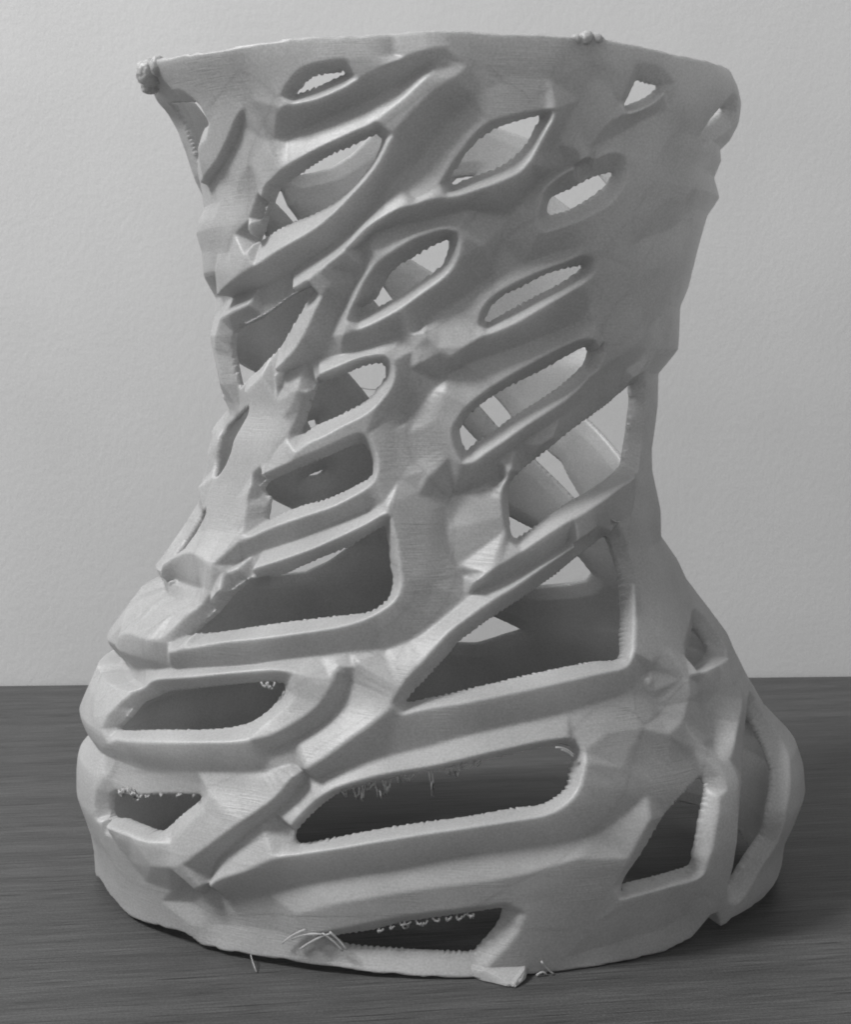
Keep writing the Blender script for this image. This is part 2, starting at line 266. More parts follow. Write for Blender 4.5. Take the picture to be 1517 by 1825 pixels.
FAR = {
    'F1': [(158.3,208.8),(154.4,210.4),(147.9,204.7),(152.5,200.4),(156.9,202.5)],
    'F3': [(128.8,191.6),(123.3,192.9),(118.2,194.6),(112.3,198.5),(105.9,204.4),(107.6,206.7),(117.8,202.8),(127.8,196)],
    'F3b': [(136.9,189.6),(135.1,186.5),(134.8,182.4),(131.7,178),(134.1,178),(137.7,181.1),(141.4,184.4)],
    'F3c': [(152.1,176.8),(146.9,176),(144.3,174),(149.6,169.2),(155.1,170.2)],
    'F4': [(77.8,207.2),(70.8,203.5),(64.5,204.4),(64,212.5),(74.8,210.5)],
    'F4b': [(90.6,188.8),(87.8,192.4),(83.7,193),(83.8,189.3),(87.9,187.7)],
    'F5': [(63.7,186.8),(58.2,182.2),(53,181.1),(46.4,187.9),(50.5,191.6),(54.5,195.2),(62.1,194.1)],
    'F6': [(45.5,209.1),(42.3,216.8),(36.1,219.4),(25.1,215.8),(28.1,210.8),(42.2,208.4)],
    'F8': [(99.1,169.1),(92.4,164.6),(89.4,165.7),(85.8,172.2),(90.2,177.1),(96.3,173.8)],
    'F8b': [(111,158.6),(107.3,162.4),(103.4,156.4),(106.3,152.7),(107.5,154.5)],
    'F10': [(187.1,141.6),(176.1,140),(157.1,135.8),(163.2,129.6),(187.4,130.8)],
    'F12': [(117.6,136.3),(110.1,128.1),(102.9,131.5),(101.2,139.6),(111.6,141.2)],
    'F12b': [(130.1,122.5),(127.8,123.1),(125.6,120.9),(127.3,120)],
    'F13': [(144.3,102.4),(127.5,96.1),(127.8,91.7),(138,91.8)],
    'F13b': [(127,105.4),(124.9,106.4),(120.4,107.6),(122.1,106.1)],
    'F14': [(126.5,75.2),(122.8,75.3),(116.5,75.6),(111.6,78.3),(106.3,83.7),(109,86.7),(116.6,83.5),(125.8,80)],
    'F21': [(60.7,113.6),(54.7,116.1),(52.5,113.2),(47.1,110),(45,106),(39.7,98.4),(42.3,98.1),(46.1,101.2),(57,110.2)],
    'F21b': [(68.2,94),(58.7,89.3),(64.4,82.7),(69.5,82.4)],
    'F21c': [(40.4,123.9),(11.3,110.8),(-8.3,116.7),(-8.4,132.8),(22.4,135.2)],
    'F22': [(79.9,127.6),(75.9,130.8),(65.3,121.5),(68.3,118)],
    'F22b': [(85.9,124),(81.5,120.5),(75.2,114.7),(78.7,110.2),(82.5,113.2)],
    'F23': [(64.5,70.5),(54.9,72.4),(48.4,74.6),(45.5,77.2),(47.4,81.9),(52.2,83.7),(64.3,73.6)],
    'F23b': [(84.3,50.4),(80,50.4),(70.2,55.6),(76.7,59.8),(82.1,58.3)],
}
LINES = {
    'R1': (2.65, [(-121.2,196.9),(-120,199.1),(-118.2,201.3),(-114.3,204.4),(-109.9,205.7),(-105.5,206),(-101.2,206.4),(-97.5,206.6)], 'e'),
    'R2': (3.02, [(-121,196.7),(-118.2,197.4),(-113.5,198),(-109,199.6),(-104.6,201.9),(-101.8,203.2),(-95.5,206.1),(-88,208.7)], 'e'),
    'V2': (-1.42, [(-126.6,190),(-121.3,191),(-113.2,193.6),(-106.1,196.8),(-99.7,200.1),(-94.3,203.6),(-90.7,205.9)], 'se'),
    'R3': (3.02, [(-137.1,164.9),(-134.9,170.5),(-132.4,174.3),(-130,179.6),(-126.4,182.1),(-123.4,184),(-116.8,186.6),(-110.5,189.1),(-105.7,191.1),(-103.5,192),(-101.5,193.9),(-98,197.2),(-93.8,202),(-90.9,204.6)], 'e'),
    'Ra': (1.73, [(-127.7,199.1),(-132,196.2),(-137.1,191.2),(-143.5,186.8),(-155.4,183.2)], 's'),
    'Va': (-0.31, [(-130.7,196.8),(-137,190.4),(-146.7,185.2),(-158.1,182),(-172.7,179.5)], 's'),
    'R4': (3.39, [(-155.1,156),(-142.3,160),(-133.1,162.8),(-126.7,165.6),(-120.4,168.3),(-115.9,170.8),(-112.3,173.9),(-109.1,177.9),(-105.5,182),(-103,185),(-100.3,189.1),(-98.2,192),(-95.4,195.7),(-91.5,200.3),(-87,204.8)], 'e'),
    'V4': (-1.42, [(-171.4,154),(-139.6,157),(-127.5,160),(-119.6,163.5),(-113.6,166.9),(-107.2,172.7),(-103.6,178),(-95.7,186),(-90.3,193.6),(-87.7,198.7)], 'e'),
    'R5': (3.39, [(-145.7,148.2),(-136.6,150.7),(-129,154.2),(-120.1,158.8),(-112.3,163.7),(-108.7,166.8),(-105.7,170),(-103.1,171.9),(-100,173.8)], ''),
    'R6': (3.39, [(-99.9,173.9),(-95,175.9),(-90.7,176.7),(-86.8,178.4),(-82.7,180.4),(-79.6,182.1),(-77.8,184.2),(-76,187.6),(-73.7,193.2),(-73.5,195.6)], ''),
    'R7': (2.28, [(-97,175.7),(-93.7,178.4),(-91.5,181.8),(-88.9,186.1),(-86.2,190.5),(-84.2,192.5),(-80,194),(-75.2,195.2)], ''),
    'V6a': (-0.68, [(-108.3,165.8),(-105.2,168.5),(-101.1,170.1),(-96.9,170.9),(-93.8,171.6),(-88.2,173.8)], ''),
    'V6b': (-1.61, [(-80.2,165.7),(-80,170),(-80,172.8),(-78,175.2),(-76.4,178.6),(-74.3,180.6),(-70.8,182.8),(-62.5,186.4)], 'e'),
    'V6c': (-0.31, [(-62.9,206.3),(-67.8,199.4),(-69.5,193.4),(-71.7,187.3),(-74.8,183)], 'se'),
    'R8': (2.09, [(-111.5,145.9),(-110.5,150.6),(-108.4,156.4),(-105.5,160.6),(-101.8,163.9),(-98.8,166.1),(-96.2,167.8),(-92.6,169.3),(-90.5,169.6),(-89.3,169),(-88.8,167.6),(-89,165.1),(-89.8,161.4),(-91.5,158.8),(-94.7,156),(-100.5,151.1),(-106,147.9),(-111.5,145.9)], ''),
    'R10': (2.83, [(-113,161),(-113.8,158.8),(-117.8,153.6),(-120,148.1),(-123.2,143),(-127.1,139.6),(-131.3,136.8)], 's'),
    'V10': (-0.5, [(-105.2,165.1),(-107.5,161.4),(-110.3,157),(-112.8,152.2),(-114.4,148.4),(-116.1,143.2)], 's'),
    'V11': (-1.05, [(-133.9,136.4),(-125.7,138.4),(-116.8,140.5),(-107.8,142.7),(-101,144.8),(-96,146.2)], 'e'),
    'R12': (2.46, [(-117.3,136.5),(-112.4,138.5),(-107.8,140.4),(-104,141.2),(-101.8,141),(-100.2,139.6),(-99.5,137),(-100,134.2),(-102,131.4),(-104.2,129),(-107.5,126.4),(-110.6,124.6),(-114,122.1),(-117.6,120.2),(-120.4,117.9)], ''),
    'R12L': (0.06, [(-118.8,136),(-120.9,133.6),(-124.1,129.2),(-125.4,125.1),(-124.5,120.6)], 'e'),
    'V12': (-0.86, [(-88.6,136.9),(-93.3,130.8),(-97,125.4)], ''),
    'V12b': (-0.12, [(-96.8,125.2),(-92.7,119.8),(-91.1,116.1),(-90.1,113.1)], 'e'),
    'R13b': (2.83, [(-94.5,146.4),(-91.5,142.9),(-89.2,140.6)], ''),
    'R13a': (3.21, [(-89,140.6),(-86.6,143.1),(-83.7,145.4),(-77,148.7),(-70,153.5),(-63.8,157.7),(-59.3,160.2)], 'e'),
    'V13': (-1.24, [(-88.4,137.2),(-84.8,139.6),(-80.1,141.3),(-74.5,143.4),(-64,147.2),(-57.2,149.4)], 'e'),
    'V8': (-0.86, [(-95.4,147),(-92.5,150.2),(-88.1,153.7),(-84.1,157.7),(-79.5,160.4),(-72.5,163),(-63.3,166.2)], 'e'),
    'R9': (1.54, [(-84.3,148),(-84.2,150.4),(-83,153.4),(-79.8,156.4),(-74.1,159.7),(-68.1,162.2),(-62.8,164.4),(-60,163.4)], 'e'),
    'R22': (2.09, [(-83.5,116.1),(-86.1,120.9),(-87.1,124.5),(-85.3,128.9),(-80.9,132.9),(-72.6,138.8),(-66.8,142.6),(-60.4,145.3),(-56.9,144.8),(-55.3,142.4),(-54.6,139.6),(-55.9,135.4),(-60,131.7),(-65.9,128.3),(-71,125),(-76.7,120.2),(-81.1,116.6)], ''),
    'V22': (-0.31, [(-81.8,112),(-73.8,117.5),(-66.5,123.2),(-59.4,127.5),(-50.5,132.2),(-40.4,137.2),(-31.1,141.6)], 'e'),
    'VC': (-1.98, [(-74,112.5),(-79.7,110.5),(-85.6,108.3),(-86.3,105.3),(-85.7,99.8),(-83.3,94),(-80.5,90)], ''),
    'R21': (1.73, [(-72.5,114.7),(-74.5,110.8),(-75,107.7),(-74.4,102.5),(-73.2,98.2)], ''),
    'R23': (3.39, [(-80.2,88.8),(-76.2,91.6),(-72.5,94),(-66.3,98.6),(-59.2,102.3),(-50.1,105.9),(-41.4,109.5),(-31.2,112)], 'e'),
    'V23': (-0.86, [(-79,87.3),(-71.2,90.5),(-63.8,93.7),(-57.6,96.6),(-49,100.4)], 'e'),
    'R24': (3.02, [(-105.4,47.4),(-102.7,49.8),(-99,54.4),(-96.1,58.7),(-92.3,65.5),(-88.9,71.3),(-85.2,77.6),(-81.5,81.2),(-76.7,84.8),(-72,87.7),(-66.1,91.5),(-55.5,97.7),(-50.2,100)], 'e'),
    'V24': (-1.05, [(-79.5,87.1),(-83,84.1),(-88.3,78.8),(-90.7,76.2),(-94.2,74)], ''),
    'R14': (2.65, [(-97.4,106.3),(-95.9,101.4),(-93.8,95.7),(-92.4,89.2),(-93,86),(-94.8,83.6),(-98.7,80.5),(-102.8,78.6),(-109.2,76.8),(-115.9,75.1),(-123.1,73.5),(-128.9,71.7),(-135.5,69.6)], ''),
    'R14t': (2.83, [(-132.8,73.6),(-133.1,76.9),(-132.1,81.4),(-128.6,85.6),(-125.7,88),(-122.3,90.4),(-117.1,92.8),(-111.1,95.7),(-106.5,98.6),(-101.9,101.5),(-97.5,104.6)], 's'),
    'V14': (-1.24, [(-130.4,92.4),(-125.5,94.8),(-116.8,98.1),(-108.6,102.3),(-103.1,104.8),(-98.2,107.1)], 'e'),
    'R13': (2, [(-130.3,96.4),(-124.4,99.9),(-117,103),(-109.8,105.7),(-107,107.2),(-103.2,109.6),(-100.9,112),(-100.2,114.9),(-101,118.4),(-103.5,121.6),(-106.1,122.9),(-112.6,119.5),(-121.6,115.5),(-129.2,112.3),(-133.1,109.3),(-133.7,106.3),(-132.5,100.8),(-130.5,96.7)], ''),
    'RB1': (3.39, [(-158,84.8),(-151.2,89.2),(-144.1,91.6),(-135.6,90),(-130.8,89)], 'se'),
    'VB1': (-1.61, [(-177.5,79.5),(-154.1,85),(-141.5,84.8),(-136,85)], 'se'),
    'RB2': (3.39, [(-158.1,68),(-151.1,70.8),(-142.3,70.9),(-137.7,71.5)], 'se'),
    'VB2': (-1.42, [(-171.8,59.2),(-142.8,64.4),(-133.2,66.3),(-118.6,68.9),(-110.3,71.2),(-100.2,73.4),(-94.3,74)], 's'),
    'R15t': (1.54, [(-145.1,51.5),(-144,55.4),(-145.2,58.8),(-140.9,62.5),(-129.3,65.3),(-120.8,67.2),(-112.3,68.6),(-108.2,68.1)], ''),
    'VQ': (-1.42, [(-98.5,71.1),(-100.5,65.3),(-103,60.7),(-104.3,57.2),(-107.4,53.4),(-110.8,50.9)], 's'),
    'RQ': (2.28, [(-101.6,70),(-103,65.5),(-105.5,61.2),(-107.8,57.5),(-111.2,54),(-116.5,52.1),(-123.6,51),(-134.5,49.2),(-144,47.7)], 'se'),
    'V16': (-0.86, [(-152.4,36.4),(-134.4,41.7),(-122.7,43.9),(-113.9,45.4),(-108.2,47.6),(-106.5,46.4)], 's'),
    'R16b': (2.46, [(-148.7,26.3),(-141.2,26.6),(-133.6,26.5),(-129.4,26.6)], 'se'),
    'RT': (3.21, [(-133.9,21),(-130,22),(-125.9,24.2),(-122.1,27.8),(-118,32.5),(-114.8,36.4),(-108.5,44.8),(-107,46.6)], ''),
    'VT': (-0.86, [(-129,11.3),(-124.3,17.9),(-121.2,24.2),(-116.8,30.5),(-112.5,36.5),(-108.7,42.4),(-106.7,44.8)], ''),
    'RS': (3.02, [(-125.8,16.8),(-121.5,20.8),(-116,24.1),(-111.2,27.6),(-107.7,29.2),(-102.6,30.8),(-98,32.4),(-92.7,34.1),(-87.5,35.6),(-82.1,36.8),(-78,37.6),(-75,39.2),(-72.1,42.1),(-68.9,46.6),(-67.5,50.3),(-68,52.9)], 'e'),
    'VS': (-0.68, [(-128.6,10.6),(-122.8,13.5),(-114.4,17.3),(-108.1,20.4),(-100.5,23.4),(-94.7,25.2),(-87.5,28.3),(-80.2,29.9),(-75.2,30.7),(-70.8,32),(-67.2,34.4),(-61.6,38.8),(-53.1,43.7),(-44.7,47.9)], 'e'),
    'VU': (-0.68, [(-109,40.5),(-107,43),(-103,46),(-96,49.7),(-90.3,52),(-84.7,54.6),(-77.8,56.8),(-70.6,58.6),(-63.7,60.4),(-57.2,62),(-50.9,64.9),(-46.8,67.4)], 'e'),
    'R17t': (2.28, [(-108.7,32.4),(-108.5,35.5),(-106,40.1),(-101.8,43.6),(-95.3,46.5),(-89,48.4),(-83,50.6),(-75.3,52.8),(-71.8,53.4),(-69.1,53.5)], ''),
    'R18t': (1.17, [(-108,9.6),(-104.6,10.9),(-96.5,14.4),(-89.2,16.4),(-81.8,18)], 'se'),
    'R19b': (1.54, [(-66.2,16.8),(-61.4,17.6),(-56.7,18.5),(-51.7,19.2),(-51.2,23.5),(-50.5,29.7),(-48.3,36.8)], 'se'),
    'VBr': (0.24, [(-71.8,3.5),(-63.6,4.9),(-58.8,6),(-54.7,6.5),(-47.9,10.3)], 'se'),
    'R23b': (1.91, [(-93.7,59.3),(-89.9,61.2),(-84.5,62.4),(-77.5,64),(-69.7,65.6),(-61,67),(-54.6,67.9),(-51,72),(-45.9,80.6),(-42.5,88.2),(-42.7,94.7),(-45.9,99.4)], 'e'),
    'R5h': (1.54, [(-74.2,170.2),(-74.5,174.3),(-74.5,178.2),(-72.2,181.3),(-67.5,184.3),(-62.7,186.2),(-59,187.2),(-56.3,186.2),(-56,183.1),(-57.2,179.5),(-59.1,176),(-64,172.8),(-70,170),(-73.8,168.8)], ''),
    'R6h': (2.28, [(-61.8,192.7),(-59.4,195.4),(-54.4,197.7),(-50.3,201.2)], 'se'),
    'V6h': (-0.31, [(-66.9,187.2),(-62.3,188.6),(-56.9,191.5),(-52.8,194.5),(-45.7,198.1)], 'se'),
    'Vr1': (-0.12, [(-51.6,165.7),(-44.9,168.5),(-33.6,172),(-27.7,176)], 'se'),
    'P1': (0.24, [(-91.7,109.9),(-89.5,100.2),(-87,90),(-89.6,82.4)], ''),
    'P1b': (0.43, [(-96.4,142.2),(-96.9,135.1),(-100.1,128),(-97.1,119.5),(-95.2,113.1)], ''),
    'P2': (1.17, [(-89.5,132.5),(-90.5,124.8),(-86.4,117.6)], ''),
    'P3': (1.54, [(-30.6,95.6),(-35.4,82),(-43.6,71),(-48.1,67.8)], ''),
    'P4': (1.54, [(-103.8,17.6),(-92.5,21.6),(-82.8,24),(-73.3,27.6)], ''),
    'Vf1': (-0.5, [(-50.6,64.6),(-50.1,58),(-50.6,51.6)], 'se'),
    'Rf2': (3.02, [(-42.5,63.2),(-33.5,63.8),(-20.9,64)], 'se'),
    'Rf3': (3.02, [(-22.6,61.8),(-25.8,55.6),(-34.4,48.7),(-40.5,43.2)], 'se'),
    'Vf4': (-0.68, [(-37.9,60.4),(-37.6,51.6),(-43,43.6)], 'se'),
    'VB0': (-1.24, [(-152.2,84.8),(-158.2,77.6),(-161.8,71.2)], 'se'),
    'VB3': (-0.5, [(-129.2,5.8),(-121.5,7.9),(-113.8,7.9),(-109.9,7.3)], 'se'),
    'Vr2': (-0.12, [(-39.8,145.6),(-34.8,148.4),(-26.6,152)], 'se'),
}
RIM = [(-170,212.7),(-157.2,211.6),(-146.1,210.5),(-128.8,210),(-113.8,210.9),(-100.9,210.7),(-88.3,211.6),(-79.7,211),(-67.9,210.9),(-65.5,211.6),(-61.9,211.6),(-61.4,210.9),(-56.3,210.4),(-45.1,209.4),(-29.7,209.7),(-15,210.4)]
BASE = [(-169.1,1.9),(-159.8,4.9),(-146.5,1.2),(-131.5,3.2),(-127.6,1.4),(-114.4,2.1),(-104.9,1.6),(-84,0.2),(-79.3,-3.8),(-75.9,-3.8),(-74.5,-0.2),(-69.5,-1.3),(-61.6,-3.4),(-54,-1.2),(-48.7,2),(-45.4,6.6),(-44,6.8),(-41.4,2),(-39.1,3.1),(-15.3,3.7)]
FARBOT = [(171,-0.4),(155.4,-3.5),(145,-2),(134,8.7),(119.5,16.9),(88,17.1),(64.2,16.7),(48.5,9.8),(34.7,4.8),(26.8,5.5),(13.9,3.6),(4.3,1.2),(-11.2,0.4)]  # lowered at left, so the dark rear wall stands in for table shade
CENTRES = [
    ('top_collar', [(-156.3,208.4),(-130.2,207.6),(-115,207.9),(-101.7,208.2),(-89.1,208),(-76.1,207.1),(-63.8,206.6),(-50,205.5),(-29.7,203.2)]),
    ('strand', [(-127.9,202.5),(-134.6,193.3),(-148.3,183.2),(-154.1,170.4),(-158.9,159.6)]),
    ('strand', [(-128.4,184.1),(-119,191.5),(-107.9,196.2),(-99.5,200.6),(-91.3,205.1)]),
    ('strand', [(-156.7,154),(-132.4,159.5),(-115.6,167.2),(-105.8,174.4),(-98.7,185.2),(-91.5,195.8),(-87.3,202.8)]),
    ('strand', [(-108,167.1),(-99.5,178),(-90.7,187.6),(-85.7,195.9)]),
    ('strand', [(-105.5,167),(-96.8,173.1),(-88.7,176.8),(-80,179.2),(-74.2,186.6),(-70.5,195.1),(-65.8,203.6)]),
    ('strand', [(-134.3,136.2),(-125.9,142.8),(-118,149.4),(-113.8,158.4),(-108,163.3)]),
    ('strand', [(-113.6,142.8),(-105.7,146.1),(-96.3,150.5),(-90.4,156.9),(-85.5,163.2),(-82.8,170.6),(-78.8,178)]),
    ('strand', [(-80,163.2),(-70.8,165.9),(-61.1,171.2),(-54.8,178.9),(-54,188.8),(-49.1,196.7)]),
    ('strand', [(-50.6,166.4),(-41.4,181.1),(-29.9,196.4)]),
    ('strand', [(-48.1,150.8),(-36.3,161.8),(-26.6,173)]),
    ('strand', [(-93.3,140.3),(-85.6,145.4),(-72.6,149.3),(-60.8,154.6),(-50.4,158.8)]),
    ('strand', [(-159.9,128.8),(-137.2,133.6),(-131.2,124),(-134.5,111.9),(-142.3,101.6),(-135.6,91.4)]),
    ('strand', [(-125.3,114.9),(-114,120.5),(-106.5,126.6),(-100.7,133.8),(-95.7,141.6)]),
    ('strand', [(-89.7,133.8),(-93.3,124.8),(-87.3,115.6)]),
    ('strand', [(-81.4,113.7),(-71.9,120.8),(-60.2,129.1),(-48.1,136.3),(-35.6,145.6)]),
    ('upright_post', [(-27.5,134.8),(-26.9,123.6),(-26.2,113.6)]),
    ('strand', [(-129.5,93.3),(-118.2,98.8),(-107.4,104.4),(-99.2,110.4),(-97.2,116.9),(-100.1,123.4)]),
    ('middle_panel', [(-93.4,111.8),(-89.7,100.2),(-88.5,86.2),(-94.5,77.4)]),
    ('strand', [(-80.1,109.1),(-79.8,98.8),(-78,92.4)]),
    ('strand', [(-88.6,74.9),(-82.2,82.3),(-71,90.8),(-57.1,99.2),(-35.3,107.2)]),
    ('strand', [(-136.6,68.7),(-120.8,71.4),(-106.5,75.1),(-95.7,79.8),(-91.9,86.2)]),
    ('strand', [(-147.5,88.8),(-151.9,76.8),(-152,68.6),(-150.5,54.8)]),
    ('strand', [(-157.3,40.7),(-130.4,46.9),(-114,50.1),(-105.3,57.1),(-98.3,68.6)]),
    ('strand', [(-101.3,47.6),(-93.5,55.2),(-83,58.8),(-69.4,61.6),(-56.2,65.2)]),
    ('side_panel', [(-33.4,104.1),(-29.8,89.7),(-41.6,74.9),(-51.9,63.3)]),
    ('strand', [(-125.3,14.1),(-111.3,22.8),(-99.3,26.7),(-86.2,32),(-75.2,35),(-67.1,45.2),(-62,55.9)]),
    ('strand', [(-143,18.4),(-131.3,22.3),(-120,35.4),(-113.4,43.4)]),
    ('strand', [(-74.4,18.3),(-67.3,30.3),(-55.9,42.1),(-44.4,52.9)]),
    ('upright_post', [(-43.4,10.3),(-48,28.8),(-39.8,43.8),(-28.6,58.9)]),
    ('heel_bulge', [(-18.1,15.2),(-26.2,36),(-12.9,47.6),(-19.4,62.4)]),
    ('base_rim', [(-153.8,4.2),(-135.2,4.8),(-120.5,4.2),(-105.3,3.5),(-84.3,2.4),(-75.2,2.9),(-62.2,0),(-52.9,5),(-45.3,9.6)]),
]
LOOPS = [(-101.7,42.8,1.04,1.3),(-99.7,43.3,1.82,1.56),(-98.5,43.7,2.08,1.17),(-97.3,44.3,1.3,1.82),(-96,44.9,3.12,2.86),(-95,45.2,2.08,1.17),(-93.3,45.9,1.17,1.3),(-91.9,46.3,0.91,1.56),(-89.4,47.1,3.9,1.17),(-87.1,47.9,1.3,1.17),(-85.8,48.2,1.56,1.43),(-84.3,48.8,1.04,2.08),(-83,49.2,0.78,1.04),(-98.2,11.2,1.04,1.17),(-96.6,12,0.91,1.3),(-94.9,12.9,1.82,1.43),(-94.4,13.1,1.17,0.91),(-92.6,13.5,1.82,1.69),(-90.8,14,1.17,1.56),(-89.1,14.4,1.3,1.56),(-87.5,15,1.95,1.82),(-86.4,15.1,1.56,1.17),(-114.9,65.3,0.91,1.04),(-113.4,65.5,1.17,1.04),(-136.2,35.8,0.52,0.65),(-133.4,36.8,0.52,0.65),(-129.3,37.7,0.52,0.65),(-126.5,38.2,0.65,0.65)]
KNOBS = [(-159.5,209.2,3.25),(-166.1,207.6,2.34),(-152.6,209.6,2.21),(-65,210.8,1.82),(-63,210.8,1.56),(-67,210.4,1.3)]
CLEAR = [(-137.1,168.7,4),(-89,139,4),(-80,100.1,9),(-89.1,124.8,7),(-88.5,148,8),(-151.9,76.8,9),(-101.5,64.8,9),(-94,68.8,6),(-115.8,38.6,10),(-116.1,25.9,9),(-90.5,93.8,8),(-96.4,132.5,7),(-99.3,181.7,6),(-118.5,164.8,6)]
FRAYS = [[(-111.5,8),(-108.8,10.2),(-106.6,10)],
  [(-110.4,5.8),(-108,8.8),(-105.4,10.4)],
  [(-106.6,10.3),(-105,8.7),(-104,6.4)],
  [(-105.5,10.8),(-104.2,9),(-103.4,6.7)],
  [(-113,6.7),(-111.4,9.2),(-109,10.8)],
  [(-75.3,0.4),(-74.5,1.9),(-73.8,-0.9)],
  [(-75.1,3.8),(-73.8,1.5),(-72.7,-0.1)],
  [(-45.7,101.7),(-43.4,100.3),(-42.7,101.1)],
  [(-71.5,51.7),(-69.9,51.8),(-69,49.4)],
  [(-70.7,51.2),(-69.7,50.5),(-69.2,49.2)]]
CLUMP = [(-144.9,34.4),(-143.6,35.1),(-142.2,35.1),(-140.8,34.8),(-139.5,34.6)]
THREAD = [(-109.5,133.9),(-101.4,133.7)]


# ------------------------------------------------------------------ base surface of the cast
N_BASE, N_TOP = 1.9, 2.15
def make_surf(ZL, XL, XR, CY, B, n=1):
    zf = np.arange(ZL[0], ZL[-1] + .01, .25)
    def fine(v, n=n):
        f = np.interp(zf, ZL, v); k = np.hanning(n + 2)[1:-1]; k /= k.sum()
        return np.convolve(np.pad(f, n // 2, mode='edge'), k, 'valid')
    xl, xr = [fine(np.asarray(v, float)) for v in (XL, XR)]
    xls, xrs, cy, b = [fine(np.asarray(v, float), 61) for v in (XL, XR, CY, B)]
    def P(phi, z):
        c = np.cos(phi); w = np.abs(c) ** 5          # the stepped outline belongs to the two flanks only
        l = w * np.interp(z, zf, xl) + (1 - w) * np.interp(z, zf, xls)
        r = w * np.interp(z, zf, xr) + (1 - w) * np.interp(z, zf, xrs)
        y = np.interp(z, zf, cy); bb = np.interp(z, zf, b)
        c = np.cos(phi); s = np.sin(phi)
        e = 2 / np.interp(z, [0, 25], [N_BASE, N_TOP])
        return np.stack(np.broadcast_arrays((l + r) / 2 + (r - l) / 2 * np.sign(c) * np.abs(c) ** e,
                                            y + bb * np.sign(s) * np.abs(s) ** e, z), -1)
    def scale(z):
        return (np.interp(z, zf, xr) - np.interp(z, zf, xl)) / 4 + np.interp(z, zf, b) / 2
    return P, scale

SURF, SCALE = make_surf(*TABLE)
SOFT, _ = make_surf(*TABLE, n=41)              # smoothed copy: steadier offset directions

DZ = 0.25
zrow = np.arange(-0.5, 216.01, DZ)
front = np.arange(-190, 10, 0.30)
back = np.arange(10, 170, 0.75)
phid = np.concatenate([front, back])          # degrees, wraps at 170 == -190
phi = np.radians(phid)
NR, NC = len(zrow), len(phi)
PHI, ZZ = np.meshgrid(phi, zrow)
G = SURF(PHI, ZZ)
def grid_normals(G):
    ext = np.concatenate([G[:, -1:], G, G[:, :1]], 1)
    du = (ext[:, 2:] - ext[:, :-2])
    dv = np.gradient(G, axis=0)
    n = np.cross(du, dv)
    return n / np.maximum(np.linalg.norm(n, axis=-1, keepdims=True), 1e-9)
NRM = grid_normals(SOFT(PHI, ZZ))

def spline(pts, closed, step=1.2, k=75.):
    """Catmull-Rom through (deg, mm) points, resampled"""
    p = np.array([(math.radians(a) * k, b) for a, b in pts])
    n = len(p)
    out = []
    segs = n if closed else n - 1
    for i in range(segs):
        if closed:
            p0, p1, p2, p3 = p[(i - 1) % n], p[i], p[(i + 1) % n], p[(i + 2) % n]
        else:
            p0, p1, p2, p3 = p[max(i - 1, 0)], p[i], p[i + 1], p[min(i + 2, n - 1)]
        L = np.hypot(*(p2 - p1))
        m = max(1, int(round(L / step)))
        # centripetal-ish: limit tangents so that corners do not overshoot
        t1 = (p2 - p0) * .5; t2 = (p3 - p1) * .5
        for t in (t1, t2):
            l = np.hypot(*t)
            if l > L: t *= L / l
        for j in range(m):
            u = j / m
            out.append((2*u**3-3*u**2+1)*p1 + (u**3-2*u**2+u)*t1 + (-2*u**3+3*u**2)*p2 + (u**3-u**2)*t2)
    if not closed:
        out.append(p[-1])
    out = np.array(out)
    out[:, 0] /= k
    return out                                   # (rad, mm)

# signed field: > 0 is empty, < 0 is plastic (about millimetres)
F = np.full((NR, NC), -40.)
def carve(poly, reach=9.):
    lo = poly.min(0); hi = poly.max(0)
    r0 = np.searchsorted(zrow, lo[1] - reach); r1 = np.searchsorted(zrow, hi[1] + reach)
    margin = reach / 60
    for shift in (0, 2 * math.pi, -2 * math.pi):
        ph = phi + shift
        cols = np.nonzero((ph > lo[0] - margin) & (ph < hi[0] + margin))[0]
        if len(cols) == 0: continue
        c0, c1 = cols[0], cols[-1] + 1
        sc = SCALE(zrow[r0:r1])[:, None]
        X = np.broadcast_to(ph[None, c0:c1], (r1 - r0, c1 - c0)); Y = zrow[r0:r1, None]
        d2 = np.full(X.shape, 1e9); inside = np.zeros(X.shape, bool)
        n = len(poly)
        for i in range(n):
            a = poly[i]; b = poly[(i + 1) % n]
            ex = (b[0] - a[0]) * sc; ey = b[1] - a[1]
            wx = (X - a[0]) * sc; wy = Y - a[1]
            t = np.clip((wx * ex + wy * ey) / np.maximum(ex * ex + ey * ey, 1e-9), 0, 1)
            d2 = np.minimum(d2, (wx - ex * t) ** 2 + (wy - ey * t) ** 2)
            cond = ((a[1] > Y) != (b[1] > Y))
            xc = a[0] + (Y - a[1]) / (b[1] - a[1] if b[1] != a[1] else 1e-9) * (b[0] - a[0])
            inside ^= cond & (X < xc)
        d = np.sqrt(d2)
        f = np.where(inside, d, -d)
        sub = F[r0:r1, c0:c1]
        np.maximum(sub, f, out=sub)

hole_curves = []
for name, pts in HOLES.items():
    c = spline(pts, True, .9)
    hole_curves.append(c)
    carve(c)
for name, pts in FAR.items():
    carve(np.array([(math.radians(a), b) for a, b in pts]))

def wrap_interp(x, pts):
    p = sorted(((a + 190) % 360 - 190, b) for a, b in pts)
    a = np.array([q[0] for q in p]); b = np.array([q[1] for q in p])
    a = np.concatenate([a[-3:] - 360, a, a[:3] + 360]); b = np.concatenate([b[-3:], b, b[:3]])
    return np.interp(x, a, b)
rng = np.random.default_rng(5)
